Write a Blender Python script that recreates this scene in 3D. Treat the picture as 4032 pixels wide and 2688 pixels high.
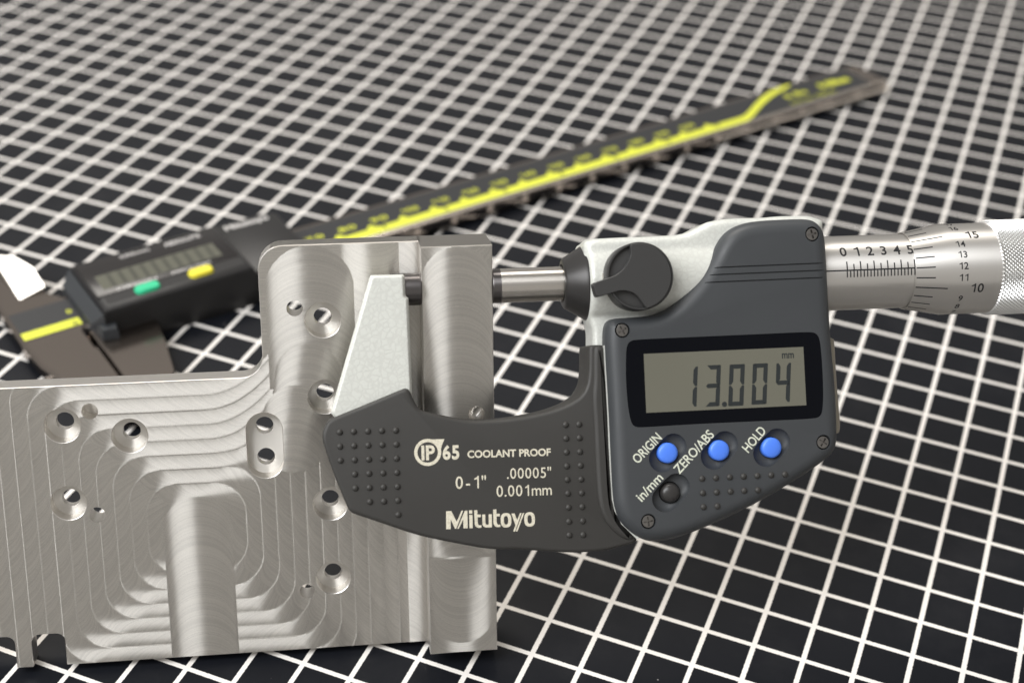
import bpy, bmesh, math, random
import numpy as np
from mathutils import Matrix, Vector

for _o in list(bpy.data.objects):
    bpy.data.objects.remove(_o, do_unlink=True)
S = bpy.context.scene
COL = S.collection
MM = 0.001
rnd = random.Random(7)

# ------------------------------------------------------------------ camera
cam_d = bpy.data.cameras.new("camera")
cam = bpy.data.objects.new("camera", cam_d)
COL.objects.link(cam)
cam_d.sensor_width = 36.0
cam_d.lens = 53.13
cam_d.clip_start = 0.01
cam_d.clip_end = 20.0
cam.matrix_world = Matrix(((0.99896, -0.04568, 0.0, 0.0),
                           (0.02669, 0.58354, -0.81164, -0.311417),
                           (0.03708, 0.81080, 0.58415, 0.224132),
                           (0, 0, 0, 1)))
cam_d.dof.use_dof = True
cam_d.dof.focus_distance = 0.283
cam_d.dof.aperture_fstop = 14.5
S.camera = cam

# ------------------------------------------------------------------ room light
W = bpy.data.worlds.new("World")
S.world = W
W.use_nodes = True
bg = W.node_tree.nodes["Background"]
bg.inputs[0].default_value = (1.0, 0.965, 0.915, 1)
bg.inputs[1].default_value = 0.33


def area(name, loc, target, size, size_y, power, color, along=(1, 0, 0)):
    """rectangular lamp at loc facing target, its long side along the given direction"""
    d = bpy.data.lights.new(name, 'AREA')
    d.shape = 'RECTANGLE'
    d.size = size
    d.size_y = size_y
    d.energy = power
    d.color = color
    o = bpy.data.objects.new(name, d)
    COL.objects.link(o)
    z = (Vector(loc) - Vector(target)).normalized()
    x = Vector(along)
    x = (x - z * x.dot(z)).normalized()
    y = z.cross(x)
    o.matrix_world = Matrix.Translation(loc) @ Matrix((x, y, z)).transposed().to_4x4()
    return o


area("room_lamp", (-0.66, -0.50, 0.86), (-0.03, -0.09, 0.03), 1.10, 0.60, 12.5, (0.97, 0.985, 1.0), (0.80, 0.05, 0.60))
area("ceiling_lamp", (-0.42, 0.74, 1.40), (-0.02, 0.1, 0.0), 1.0, 0.5, 11.0, (1.0, 0.95, 0.88))
area("front_fill", (0.15, -1.50, 0.42), (0.0, 0.0, 0.05), 1.7, 1.0, 0.35, (1.0, 0.93, 0.85))  # added soft fill behind the camera, stands in for the wall mirrored in the plate

S.view_settings.view_transform = 'Standard'
S.view_settings.look = 'None'
S.view_settings.exposure = 0.42
S.view_settings.gamma = 1.0
S.render.engine = 'CYCLES'
S.cycles.use_denoising = True
S.cycles.max_bounces = 8
S.cycles.sample_clamp_indirect = 4.0

# ------------------------------------------------------------------ materials


def mat(name, color, rough=0.5, metal=0.0, spec=0.5, coat=0.0, coat_rough=0.1):
    m = bpy.data.materials.new(name)
    m.use_nodes = True
    b = m.node_tree.nodes["Principled BSDF"]
    b.inputs["Base Color"].default_value = (*color, 1)
    b.inputs["Roughness"].default_value = rough
    b.inputs["Metallic"].default_value = metal
    b.inputs["Specular IOR Level"].default_value = spec
    b.inputs["Coat Weight"].default_value = coat
    b.inputs["Coat Roughness"].default_value = coat_rough
    return m


def nd(m, t, **kw):
    n = m.node_tree.nodes.new(t)
    for k_, v_ in kw.items():
        setattr(n, k_, v_)
    return n


def lk(m, a, b):
    m.node_tree.links.new(a, b)


def bsdf(m):
    return m.node_tree.nodes["Principled BSDF"]


def add_noise_bump(m, scale, strength, dist=0.0001, detail=3.0):
    tc = nd(m, 'ShaderNodeTexCoord')
    nz = nd(m, 'ShaderNodeTexNoise')
    nz.inputs["Scale"].default_value = scale
    nz.inputs["Detail"].default_value = detail
    bp = nd(m, 'ShaderNodeBump')
    bp.inputs["Strength"].default_value = strength
    bp.inputs["Distance"].default_value = dist
    lk(m, tc.outputs["Object"], nz.inputs["Vector"])
    lk(m, nz.outputs["Fac"], bp.inputs["Height"])
    lk(m, bp.outputs["Normal"], bsdf(m).inputs["Normal"])
    return tc, nz


def add_rough_var(m, tc, scale, lo, hi):
    n2 = nd(m, 'ShaderNodeTexNoise')
    n2.inputs["Scale"].default_value = scale
    n2.inputs["Detail"].default_value = 5.0
    mr = nd(m, 'ShaderNodeMapRange')
    mr.inputs[1].default_value = 0.3
    mr.inputs[2].default_value = 0.7
    mr.inputs[3].default_value = lo
    mr.inputs[4].default_value = hi
    lk(m, tc.outputs["Object"], n2.inputs["Vector"])
    lk(m, n2.outputs["Fac"], mr.inputs[0])
    lk(m, mr.outputs[0], bsdf(m).inputs["Roughness"])


# dark moulded plastics
M_house = mat("slate_plastic", (0.042, 0.0455, 0.0495), 0.5)
_t, _n = add_noise_bump(M_house, 5200, 0.16)
add_rough_var(M_house, _t, 160, 0.41, 0.57)
M_grip = mat("grip_plastic", (0.033, 0.0312, 0.0285), 0.55)
_t, _n = add_noise_bump(M_grip, 6500, 0.22)
add_rough_var(M_grip, _t, 140, 0.48, 0.6)
M_lever = mat("lever_plastic", (0.036, 0.0355, 0.035), 0.42)
_t, _n = add_noise_bump(M_lever, 6000, 0.12)
M_gap = mat("recess_black", (0.012, 0.012, 0.014), 0.6)
M_print = mat("cream_print", (0.70, 0.66, 0.52), 0.6)
M_print2 = mat("pale_print", (0.72, 0.74, 0.62), 0.6)
def ink_wear(m, lo, hi):
    t = nd(m, 'ShaderNodeTexCoord')
    n1 = nd(m, 'ShaderNodeTexNoise')
    n1.inputs["Scale"].default_value = 2600
    n1.inputs["Detail"].default_value = 4
    r1 = nd(m, 'ShaderNodeMapRange')
    r1.inputs[1].default_value = 0.32
    r1.inputs[2].default_value = 0.55
    lk(m, t.outputs["Object"], n1.inputs["Vector"])
    lk(m, n1.outputs["Fac"], r1.inputs[0])
    mx = nd(m, 'ShaderNodeMixRGB')
    mx.inputs[1].default_value = (*lo, 1)
    mx.inputs[2].default_value = (*hi, 1)
    lk(m, r1.outputs[0], mx.inputs[0])
    lk(m, mx.outputs[0], bsdf(m).inputs["Base Color"])


ink_wear(M_print, (0.54, 0.50, 0.39), (0.69, 0.645, 0.52))
ink_wear(M_print2, (0.58, 0.60, 0.49), (0.70, 0.72, 0.60))
M_ink = mat("engraved_ink", (0.012, 0.012, 0.014), 0.5)
M_blue = mat("blue_plastic", (0.075, 0.22, 0.86), 0.38)
M_black = mat("black_button", (0.030, 0.028, 0.027), 0.32)
M_glass = mat("display_black", (0.0025, 0.003, 0.005), 0.08, spec=0.12)
M_lcd = mat("lcd_glass", (0.142, 0.138, 0.108), 0.35, spec=0.3)
add_noise_bump(M_lcd, 9000, 0.05)
M_seg = mat("lcd_segment", (0.016, 0.020, 0.021), 0.4)
M_steel = mat("ground_steel", (0.60, 0.57, 0.53), 0.20, 1.0)
M_carb = mat("carbide", (0.16, 0.15, 0.15), 0.25, 1.0)
M_collar = mat("blued_collar", (0.055, 0.053, 0.052), 0.32, 0.6)
M_satin = mat("satin_chrome", (0.72, 0.70, 0.67), 0.40, 1.0)
add_noise_bump(M_satin, 5000, 0.08)
M_knurl = mat("knurl_chrome", (0.78, 0.78, 0.77), 0.28, 1.0)
M_screw = mat("screw_steel", (0.24, 0.23, 0.22), 0.25, 1.0)
M_cap = mat("cream_back", (0.30, 0.27, 0.215), 0.5)



def turned(m, aniso):
    """lathe-turned finish: marks run round the axis, so reflections smear along it"""
    cx = nd(m, 'ShaderNodeCombineXYZ')
    cx.inputs[0].default_value = 1.0
    vt = nd(m, 'ShaderNodeVectorTransform', vector_type='VECTOR', convert_from='OBJECT', convert_to='WORLD')
    lk(m, cx.outputs[0], vt.inputs[0])
    lk(m, vt.outputs[0], bsdf(m).inputs["Tangent"])
    bsdf(m).inputs["Anisotropic"].default_value = aniso


turned(M_satin, 0.85)
turned(M_steel, 0.9)
turned(M_carb, 0.9)
bsdf(M_steel).inputs["Roughness"].default_value = 0.27
bsdf(M_carb).inputs["Roughness"].default_value = 0.33

# hammertone enamel
M_ham = mat("hammertone_enamel", (0.70, 0.72, 0.66), 0.34, coat=0.35, coat_rough=0.18)
_tc = nd(M_ham, 'ShaderNodeTexCoord')
_nz = nd(M_ham, 'ShaderNodeTexNoise')
_nz.inputs["Scale"].default_value = 900
_mx = nd(M_ham, 'ShaderNodeVectorMath', operation='MULTIPLY_ADD')
_mx.inputs[1].default_value = (0.0011, 0.0011, 0.0011)
lk(M_ham, _tc.outputs["Object"], _nz.inputs["Vector"])
lk(M_ham, _nz.outputs["Color"], _mx.inputs[0])
lk(M_ham, _tc.outputs["Object"], _mx.inputs[2])
_vo = nd(M_ham, 'ShaderNodeTexVoronoi', feature='DISTANCE_TO_EDGE')
_vo.inputs["Scale"].default_value = 900
lk(M_ham, _mx.outputs[0], _vo.inputs["Vector"])
_mr = nd(M_ham, 'ShaderNodeMapRange')
_mr.interpolation_type = 'SMOOTHSTEP'
_mr.inputs[1].default_value = 0.0
_mr.inputs[2].default_value = 0.22
lk(M_ham, _vo.outputs["Distance"], _mr.inputs[0])
_bp = nd(M_ham, 'ShaderNodeBump')
_bp.inputs["Strength"].default_value = 0.14
_bp.inputs["Distance"].default_value = 0.00012
lk(M_ham, _mr.outputs[0], _bp.inputs["Height"])
lk(M_ham, _bp.outputs["Normal"], bsdf(M_ham).inputs["Normal"])
_cr = nd(M_ham, 'ShaderNodeMixRGB')
_cr.inputs[1].default_value = (0.57, 0.575, 0.535, 1)
_cr.inputs[2].default_value = (0.615, 0.625, 0.58, 1)
lk(M_ham, _mr.outputs[0], _cr.inputs[0])
lk(M_ham, _cr.outputs[0], bsdf(M_ham).inputs["Base Color"])

# milled aluminium: the direction of the cutter marks is stored per face
M_alu = mat("milled_aluminium", (0.71, 0.68, 0.64), 0.41, 1.0)
_at = nd(M_alu, 'ShaderNodeAttribute', attribute_name="cut_dir")
_vt = nd(M_alu, 'ShaderNodeVectorTransform', vector_type='VECTOR', convert_from='OBJECT', convert_to='WORLD')
lk(M_alu, _at.outputs["Vector"], _vt.inputs[0])
lk(M_alu, _vt.outputs[0], bsdf(M_alu).inputs["Tangent"])
_ga = nd(M_alu, 'ShaderNodeAttribute', attribute_name="grain")
_gv = nd(M_alu, 'ShaderNodeVectorMath', operation='SCALE')
_gv.inputs[0].default_value = (0.70, 0.675, 0.63)
lk(M_alu, _ga.outputs["Fac"], _gv.inputs["Scale"])
lk(M_alu, _gv.outputs[0], bsdf(M_alu).inputs["Base Color"])
bsdf(M_alu).inputs["Anisotropic"].default_value = 0.97
_tc = nd(M_alu, 'ShaderNodeTexCoord')

M_bore = mat("bored_aluminium", (0.82, 0.79, 0.75), 0.34, 1.0)

# black table mat with printed white grid (object axes follow the grid, 10 mm squares)
M_mat = mat("grid_mat", (0.014, 0.015, 0.018), 0.55, spec=0.2)
_tc = nd(M_mat, 'ShaderNodeTexCoord')
_sx = nd(M_mat, 'ShaderNodeSeparateXYZ')
_en = nd(M_mat, 'ShaderNodeTexNoise')
_en.inputs["Scale"].default_value = 1800
_en.inputs["Detail"].default_value = 3
lk(M_mat, _tc.outputs["Object"], _sx.inputs[0])
lk(M_mat, _tc.outputs["Object"], _en.inputs["Vector"])
_es = nd(M_mat, 'ShaderNodeMapRange')
_es.inputs[1].default_value = 0.25
_es.inputs[2].default_value = 0.75
_es.inputs[3].default_value = -0.006
_es.inputs[4].default_value = 0.006
lk(M_mat, _en.outputs["Fac"], _es.inputs[0])


def grid_axis(sock):
    a = nd(M_mat, 'ShaderNodeMath', operation='MULTIPLY')
    a.inputs[1].default_value = 100.0
    lk(M_mat, sock, a.inputs[0])
    b = nd(M_mat, 'ShaderNodeMath', operation='FRACT')
    lk(M_mat, a.outputs[0], b.inputs[0])
    c = nd(M_mat, 'ShaderNodeMath', operation='SUBTRACT')
    lk(M_mat, b.outputs[0], c.inputs[0])
    c.inputs[1].default_value = 0.5
    d = nd(M_mat, 'ShaderNodeMath', operation='ABSOLUTE')
    lk(M_mat, c.outputs[0], d.inputs[0])
    e = nd(M_mat, 'ShaderNodeMath', operation='ADD')
    lk(M_mat, d.outputs[0], e.inputs[0])
    lk(M_mat, _es.outputs[0], e.inputs[1])
    f = nd(M_mat, 'ShaderNodeMapRange')
    f.inputs[1].default_value = 0.446
    f.inputs[2].default_value = 0.454
    lk(M_mat, e.outputs[0], f.inputs[0])
    return f.outputs[0]


_gx = grid_axis(_sx.outputs[0])
_gy = grid_axis(_sx.outputs[1])
_gm = nd(M_mat, 'ShaderNodeMath', operation='MAXIMUM')
lk(M_mat, _gx, _gm.inputs[0])
lk(M_mat, _gy, _gm.inputs[1])
_gc = nd(M_mat, 'ShaderNodeMixRGB')
_gc.inputs[1].default_value = (0.0042, 0.0052, 0.0082, 1)
_gc.inputs[2].default_value = (0.86, 0.825, 0.78, 1)
lk(M_mat, _gm.outputs[0], _gc.inputs[0])
lk(M_mat, _gc.outputs[0], bsdf(M_mat).inputs["Base Color"])
_sn = nd(M_mat, 'ShaderNodeTexNoise')
_sn.inputs["Scale"].default_value = 38
_sn.inputs["Detail"].default_value = 8
_sn.inputs["Roughness"].default_value = 0.7
lk(M_mat, _tc.outputs["Object"], _sn.inputs["Vector"])
_sr = nd(M_mat, 'ShaderNodeMapRange')
_sr.inputs[1].default_value = 0.5
_sr.inputs[2].default_value = 0.78
_sr.inputs[4].default_value = 0.03
lk(M_mat, _sn.outputs["Fac"], _sr.inputs[0])
_sm = nd(M_mat, 'ShaderNodeMixRGB')
_sm.inputs[2].default_value = (0.30, 0.29, 0.28, 1)
lk(M_mat, _sr.outputs[0], _sm.inputs[0])
lk(M_mat, _gc.outputs[0], _sm.inputs[1])
lk(M_mat, _sm.outputs[0], bsdf(M_mat).inputs["Base Color"])
_bn = nd(M_mat, 'ShaderNodeTexNoise')
_bn.inputs["Scale"].default_value = 4200
_bp = nd(M_mat, 'ShaderNodeBump')
_bp.inputs["Strength"].default_value = 0.12
_bp.inputs["Distance"].default_value = 0.0001
lk(M_mat, _tc.outputs["Object"], _bn.inputs["Vector"])
lk(M_mat, _bn.outputs["Fac"], _bp.inputs["Height"])
lk(M_mat, _bp.outputs["Normal"], bsdf(M_mat).inputs["Normal"])
add_rough_var(M_mat, _tc, 90, 0.5, 0.62)

def add_specks(m, scale, radius, keep, lint=(0.55, 0.53, 0.5)):
    """a few scattered dust grains"""
    t = nd(m, 'ShaderNodeTexCoord')
    v = nd(m, 'ShaderNodeTexVoronoi', feature='F1')
    v.inputs["Scale"].default_value = scale
    lk(m, t.outputs["Object"], v.inputs["Vector"])
    a = nd(m, 'ShaderNodeMath', operation='LESS_THAN')
    a.inputs[1].default_value = radius
    lk(m, v.outputs["Distance"], a.inputs[0])
    sp_ = nd(m, 'ShaderNodeSeparateColor')
    lk(m, v.outputs["Color"], sp_.inputs[0])
    b = nd(m, 'ShaderNodeMath', operation='LESS_THAN')
    b.inputs[1].default_value = keep
    lk(m, sp_.outputs[0], b.inputs[0])
    c = nd(m, 'ShaderNodeMath', operation='MULTIPLY')
    lk(m, a.outputs[0], c.inputs[0])
    lk(m, b.outputs[0], c.inputs[1])
    mx = nd(m, 'ShaderNodeMixRGB')
    lk(m, c.outputs[0], mx.inputs[0])
    bc = bsdf(m).inputs["Base Color"]
    if bc.is_linked:
        lk(m, bc.links[0].from_socket, mx.inputs[1])
    else:
        mx.inputs[1].default_value = bc.default_value
    mx.inputs[2].default_value = (*lint, 1)
    lk(m, mx.outputs[0], bc)


add_specks(M_mat, 130, 0.020, 0.30, (0.30, 0.29, 0.28))
add_specks(M_grip, 190, 0.020, 0.22)
add_specks(M_house, 170, 0.014, 0.25)

# caliper
M_cbody = mat("caliper_plastic", (0.013, 0.0125, 0.013), 0.42)
M_cside = mat("caliper_side", (0.030, 0.033, 0.037), 0.5)
M_cbez = mat("caliper_bezel", (0.014, 0.012, 0.012), 0.25)
M_clcd = mat("caliper_lcd", (0.10, 0.10, 0.075), 0.3)
M_csteel = mat("hardened_steel", (0.30, 0.262, 0.235), 0.17, 1.0)  # base darkened to stand in for a dark ceiling mirrored in the steel
M_facet = mat("polished_steel", (0.62, 0.61, 0.59), 0.3, 1.0)
M_edge2 = mat("sheen_steel_far", (0.95, 0.86, 0.77), 0.5, 1.0)  # paler copy of the beam steel, reflected brightness put into the colour
M_edge = mat("sheen_steel", (0.86, 0.78, 0.70), 0.25, 1.0)  # beam steel lightened to carry the highlight of the lower edge
M_strip = mat("scale_black", (0.020, 0.021, 0.023), 0.4)
M_yel = mat("scale_yellow", (0.66, 0.69, 0.05), 0.5)
M_green = mat("green_button", (0.03, 0.52, 0.26), 0.4)
M_ybut = mat("yellow_button", (0.82, 0.72, 0.05), 0.4)
M_cprint = mat("grey_print", (0.62, 0.60, 0.58), 0.6)

# ------------------------------------------------------------------ mesh helpers (all in mm, scaled when linked)


def finish(me, smooth_angle=None):
    me.transform(Matrix.Scale(MM, 4))
    if smooth_angle is not None:
        me.shade_smooth()
        me.set_sharp_from_angle(angle=math.radians(smooth_angle))
    me.update()


def link(name, me, material, parent, smooth=None, loc=None, scaled=False):
    if not scaled:
        finish(me, smooth)
    me.name = name
    if material is not None:
        me.materials.clear()
        me.materials.append(material)
    o = bpy.data.objects.new(name, me)
    COL.objects.link(o)
    if parent is not None:
        o.parent = parent
    if loc is not None:
        o.location = [c * MM for c in loc]
    return o


def mk(verts, faces):
    me = bpy.data.meshes.new("m")
    me.from_pydata([tuple(map(float, v)) for v in verts], [], [tuple(f) for f in faces])
    me.validate()
    me.update()
    return me


def fix_normals(me):
    bm = bmesh.new()
    bm.from_mesh(me)
    bmesh.ops.recalc_face_normals(bm, faces=bm.faces)
    bm.to_mesh(me)
    bm.free()
    return me


def thing(name, label, cat, M4):
    o = bpy.data.objects.new(name, None)
    COL.objects.link(o)
    o.empty_display_size = 0.01
    o.matrix_world = M4
    o["label"] = label
    o["category"] = cat
    return o


def ccw(p):
    p = [np.array(q, float) for q in p]
    a = sum(p[i][0] * p[(i + 1) % len(p)][1] - p[(i + 1) % len(p)][0] * p[i][1] for i in range(len(p)))
    return p if a > 0 else p[::-1]


def chaikin(p, n=2, closed=True):
    p = [np.array(q, float) for q in p]
    for _ in range(n):
        q = []
        L = len(p)
        for i in range(L if closed else L - 1):
            a, b = p[i], p[(i + 1) % L]
            q += [a * .75 + b * .25, a * .25 + b * .75]
        p = q
    return p


def inset(p, d):
    """move every vertex of a ccw polygon inwards by d"""
    out = []
    L = len(p)
    for i in range(L):
        e1 = p[i] - p[i - 1]
        e2 = p[(i + 1) % L] - p[i]
        e1 = e1 / (np.linalg.norm(e1) + 1e-9)
        e2 = e2 / (np.linalg.norm(e2) + 1e-9)
        n1 = np.array((-e1[1], e1[0]))
        n2 = np.array((-e2[1], e2[0]))
        b = n1 + n2
        l2 = max(0.35, (b @ b) / 2)
        out.append(p[i] + d * b / l2)
    return out


def prism(poly, rings):
    """stack of inset copies of a polygon: rings = [(inset, z), ...] from back to front"""
    poly = ccw(poly)
    L = len(poly)
    V, F = [], []
    for d, z in rings:
        for q in (inset(poly, d) if abs(d) > 1e-6 else poly):
            V.append((q[0], q[1], z))
    for r in range(len(rings) - 1):
        for i in range(L):
            j = (i + 1) % L
            F.append((r * L + i, r * L + j, (r + 1) * L + j, (r + 1) * L + i))
    F.append(tuple(range(L))[::-1])
    F.append(tuple(range((len(rings) - 1) * L, len(rings) * L)))
    return mk(V, F)


def round_rings(z0, z1, r0, r1, n=5):
    """profile with rounded back (r0) and front (r1) edges"""
    R = []
    if r0 > 0:
        for i in range(n + 1):
            a = math.pi / 2 * i / n
            R.append((r0 * (1 - math.sin(a)), z0 + r0 * (1 - math.cos(a))))
    else:
        R.append((0, z0))
    if r1 > 0:
        for i in range(n + 1):
            a = math.pi / 2 * i / n
            R.append((r1 * (1 - math.cos(a)), z1 - r1 * (1 - math.sin(a))))
    else:
        R.append((0, z1))
    return R


def circle(c, r, n=48, a0=0.0, a1=2 * math.pi):
    return [(c[0] + r * math.cos(a0 + (a1 - a0) * i / n), c[1] + r * math.sin(a0 + (a1 - a0) * i / n)) for i in range(n)]


def lathe(prof, seg=96, cap=True):
    """turned part about the x axis: prof = [(x, r), ...]"""
    V, F = [], []
    for x, r in prof:
        for i in range(seg):
            a = 2 * math.pi * i / seg
            V.append((x, r * math.sin(a), r * math.cos(a)))
    for k_ in range(len(prof) - 1):
        for i in range(seg):
            j = (i + 1) % seg
            F.append((k_ * seg + i, (k_ + 1) * seg + i, (k_ + 1) * seg + j, k_ * seg + j))
    if cap:
        F.append(tuple(range(seg)))
        F.append(tuple(range((len(prof) - 1) * seg, len(prof) * seg))[::-1])
    return fix_normals(mk(V, F))


def dome(r, h, n=14, rings=4, skirt=0.0):
    V, F = [], []
    if skirt:
        V += [(*q, -skirt) for q in circle((0, 0), r, n)]
    for k_ in range(rings):
        a = math.pi / 2 * k_ / rings
        V += [(q[0], q[1], h * math.sin(a)) for q in circle((0, 0), r * math.cos(a), n)]
    top = len(V)
    V.append((0, 0, h))
    nr = rings + (1 if skirt else 0)
    for k_ in range(nr - 1):
        for i in range(n):
            j = (i + 1) % n
            F.append((k_ * n + i, k_ * n + j, (k_ + 1) * n + j, (k_ + 1) * n + i))
    for i in range(n):
        F.append(((nr - 1) * n + i, (nr - 1) * n + (i + 1) % n, top))
    return mk(V, F)


def box(x0, x1, y0, y1, z0, z1):
    return prism([(x0, y0), (x1, y0), (x1, y1), (x0, y1)], [(0, z0), (0, z1)])


def merge(meshes):
    bm = bmesh.new()
    for m in meshes:
        bm.from_mesh(m)
    me = bpy.data.meshes.new("m")
    bm.to_mesh(me)
    bm.free()
    return me


def tmp(me):
    o = bpy.data.objects.new("tmp", me)
    COL.objects.link(o)
    return o


def evaluated(o):
    dg = bpy.context.evaluated_depsgraph_get()
    dg.update()
    me = bpy.data.meshes.new_from_object(o.evaluated_get(dg), depsgraph=dg)
    bpy.data.objects.remove(o, do_unlink=True)
    return me


def boolean(me, cutters, op='DIFFERENCE', solver='MANIFOLD'):
    o = tmp(me)
    cs = []
    for c in cutters:
        co = tmp(fix_normals(c))
        cs.append(co)
        md = o.modifiers.new("b", 'BOOLEAN')
        md.operation = op
        md.object = co
        md.solver = solver
    r = evaluated(o)
    for co in cs:
        bpy.data.objects.remove(co, do_unlink=True)
    return r


def raw_text(s, bold=0.0):
    cu = bpy.data.curves.new("t", 'FONT')
    cu.body = s
    cu.size = 1.0
    cu.offset = bold
    cu.resolution_u = 4
    return evaluated(tmp(cu))


def text_mesh(s, bold=0.0):
    """words come from the built-in face; figures are set one by one, with a flagged 1"""
    if not any(ch in "0123456789" for ch in s):
        return raw_text(s, bold)
    H = 0.0
    for v in raw_text("0", bold).vertices:
        H = max(H, v.co.y)
    w = 0.085 + bold * 2
    parts, x = [], 0.0
    for ch in s:
        if ch == ' ':
            x += 0.3
            continue
        if ch == "1":
            r_ = 0.36 + bold
            me = mk([(r_ - w, 0, 0), (r_, 0, 0), (r_, H, 0), (r_ - w * 0.75, H, 0), (r_ - w * 1.25, H * 0.9, 0), (r_ - w * 2.9, H * 0.80, 0), (r_ - w * 2.9, H * 0.69, 0), (r_ - w, H * 0.745, 0)], [(0, 1, 2, 3, 4, 5, 6, 7)])
        else:
            me = raw_text(ch, bold)
        lo = min(v.co.x for v in me.vertices)
        hi = max(v.co.x for v in me.vertices)
        adv = {'.': 0.24, '"': 0.34, '-': 0.52}.get(ch, 0.56 if ch.isdigit() else (hi - lo) + 0.09)
        off = x + adv / 2 - (lo + hi) / 2
        me.transform(Matrix.Translation((off, 0, 0)))
        parts.append(me)
        x += adv
    return merge(parts)


def bounds(me):
    co = np.array([v.co[:] for v in me.vertices])
    return co.min(0), co.max(0)


def fit_text(s, p0, p1, h, z, bold=0.0, asc=None):
    """flat print: baseline from p0 to p1, capital height h, on plane z"""
    me = text_mesh(s, bold)
    lo, hi = bounds(me)
    p0 = np.array(p0, float)
    p1 = np.array(p1, float)
    L = np.linalg.norm(p1 - p0)
    sx = L / (hi[0] - lo[0])
    top = hi[1] if asc is None else asc
    sy = h / top
    d = (p1 - p0) / L
    n = np.array((-d[1], d[0]))
    for v in me.vertices:
        q = p0 + d * (v.co.x - lo[0]) * sx + n * v.co.y * sy
        v.co = (q[0], q[1], z)
    return me


def wrap_text(s, xc, ang_c, r, h, width=None, bold=0.0):
    """print on a cylinder about x, centred at (xc, angle)"""
    me = text_mesh(s, bold)
    lo, hi = bounds(me)
    sy = h / (hi[1] - lo[1])
    sx = sy if width is None else width / (hi[0] - lo[0])
    cx = (lo[0] + hi[0]) / 2
    cy = (lo[1] + hi[1]) / 2
    bm = bmesh.new()
    bm.from_mesh(me)
    n = 8
    for i in range(1, n):
        y = lo[1] + (hi[1] - lo[1]) * i / n
        bmesh.ops.bisect_plane(bm, geom=bm.verts[:] + bm.edges[:] + bm.faces[:], plane_co=(0, y, 0), plane_no=(0, 1, 0))
    for v in bm.verts:
        a = math.radians(ang_c) + (v.co.y - cy) * sy / r
        x = xc + (v.co.x - cx) * sx
        v.co = (x, r * math.sin(a), r * math.cos(a))
    bm.to_mesh(me)
    bm.free()
    return me


def strip_on_cyl(x0, x1, r0, r1, ang, w, lift=0.02, th=0.0):
    """thin engraved line along x on a cone/cylinder at angle ang (deg), width w mm"""
    V, F = [], []
    n = 2
    for k_ in range(n + 1):
        t = k_ / n
        x = x0 + (x1 - x0) * t
        r = r0 + (r1 - r0) * t + lift
        for s_ in (-1, 1):
            a = math.radians(ang) + s_ * w / 2 / r
            V.append((x, r * math.sin(a), r * math.cos(a)))
    for k_ in range(n):
        F.append((2 * k_, 2 * k_ + 2, 2 * k_ + 3, 2 * k_ + 1))
    return fix_normals(mk(V, F))


def arc_on_cyl(x, w, r, a0, a1, lift=0.02):
    """thin engraved tick running round a cylinder at x, from angle a0 to a1"""
    V, F = [], []
    n = 8
    for k_ in range(n + 1):
        a = math.radians(a0 + (a1 - a0) * k_ / n)
        for s_ in (-1, 1):
            V.append((x + s_ * w / 2, (r + lift) * math.sin(a), (r + lift) * math.cos(a)))
    for k_ in range(n):
        F.append((2 * k_, 2 * k_ + 1, 2 * k_ + 3, 2 * k_ + 2))
    return fix_normals(mk(V, F))


def flat_poly(pts, z):
    return mk([(x, y, z) for x, y in ccw(pts)], [tuple(range(len(pts)))])


def ring_poly(outer, inner, z):
    n = len(outer)
    V = [(*q, z) for q in outer] + [(*q, z) for q in inner]
    return mk(V, [(i, (i + 1) % n, n + (i + 1) % n, n + i) for i in range(n)])


# ------------------------------------------------------------------ table
a_grid = math.atan2(-0.342227, 0.939617)
tb = prism([(-900, -500), (700, -500), (700, 1100), (-900, 1100)], [(0, -20), (0, 0)])
table = link("table_top", tb, M_mat, None)
table.matrix_world = Matrix.Translation((0.068268, -0.053062, 0)) @ Matrix.Rotation(a_grid, 4, 'Z')
table["kind"] = "structure"

# ------------------------------------------------------------------ machined plate
PL = Matrix(((0.98870, -0.05316, 0.14018, -12.97786 * MM),
             (0.14992, 0.35728, -0.92189, -109.98164 * MM),
             (-0.00108, 0.93248, 0.36121, 3.91292 * MM),
             (0, 0, 0, 1)))


def capsule_cut(x, y, c, e, R):
    """lateral offset u and coverage for a cutter of radius R moving from c to e"""
    c = np.array(c, float)
    e = np.array(e, float)
    L = np.linalg.norm(e - c)
    t = (e - c) / L
    n = np.array((-t[1], t[0]))
    px, py = x - c[0], y - c[1]
    al = px * t[0] + py * t[1]
    la = px * n[0] + py * n[1]
    ac = np.clip(al, 0, L)
    d = np.hypot(al - ac, la)
    return d <= R, la / R, al, t, n


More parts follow.
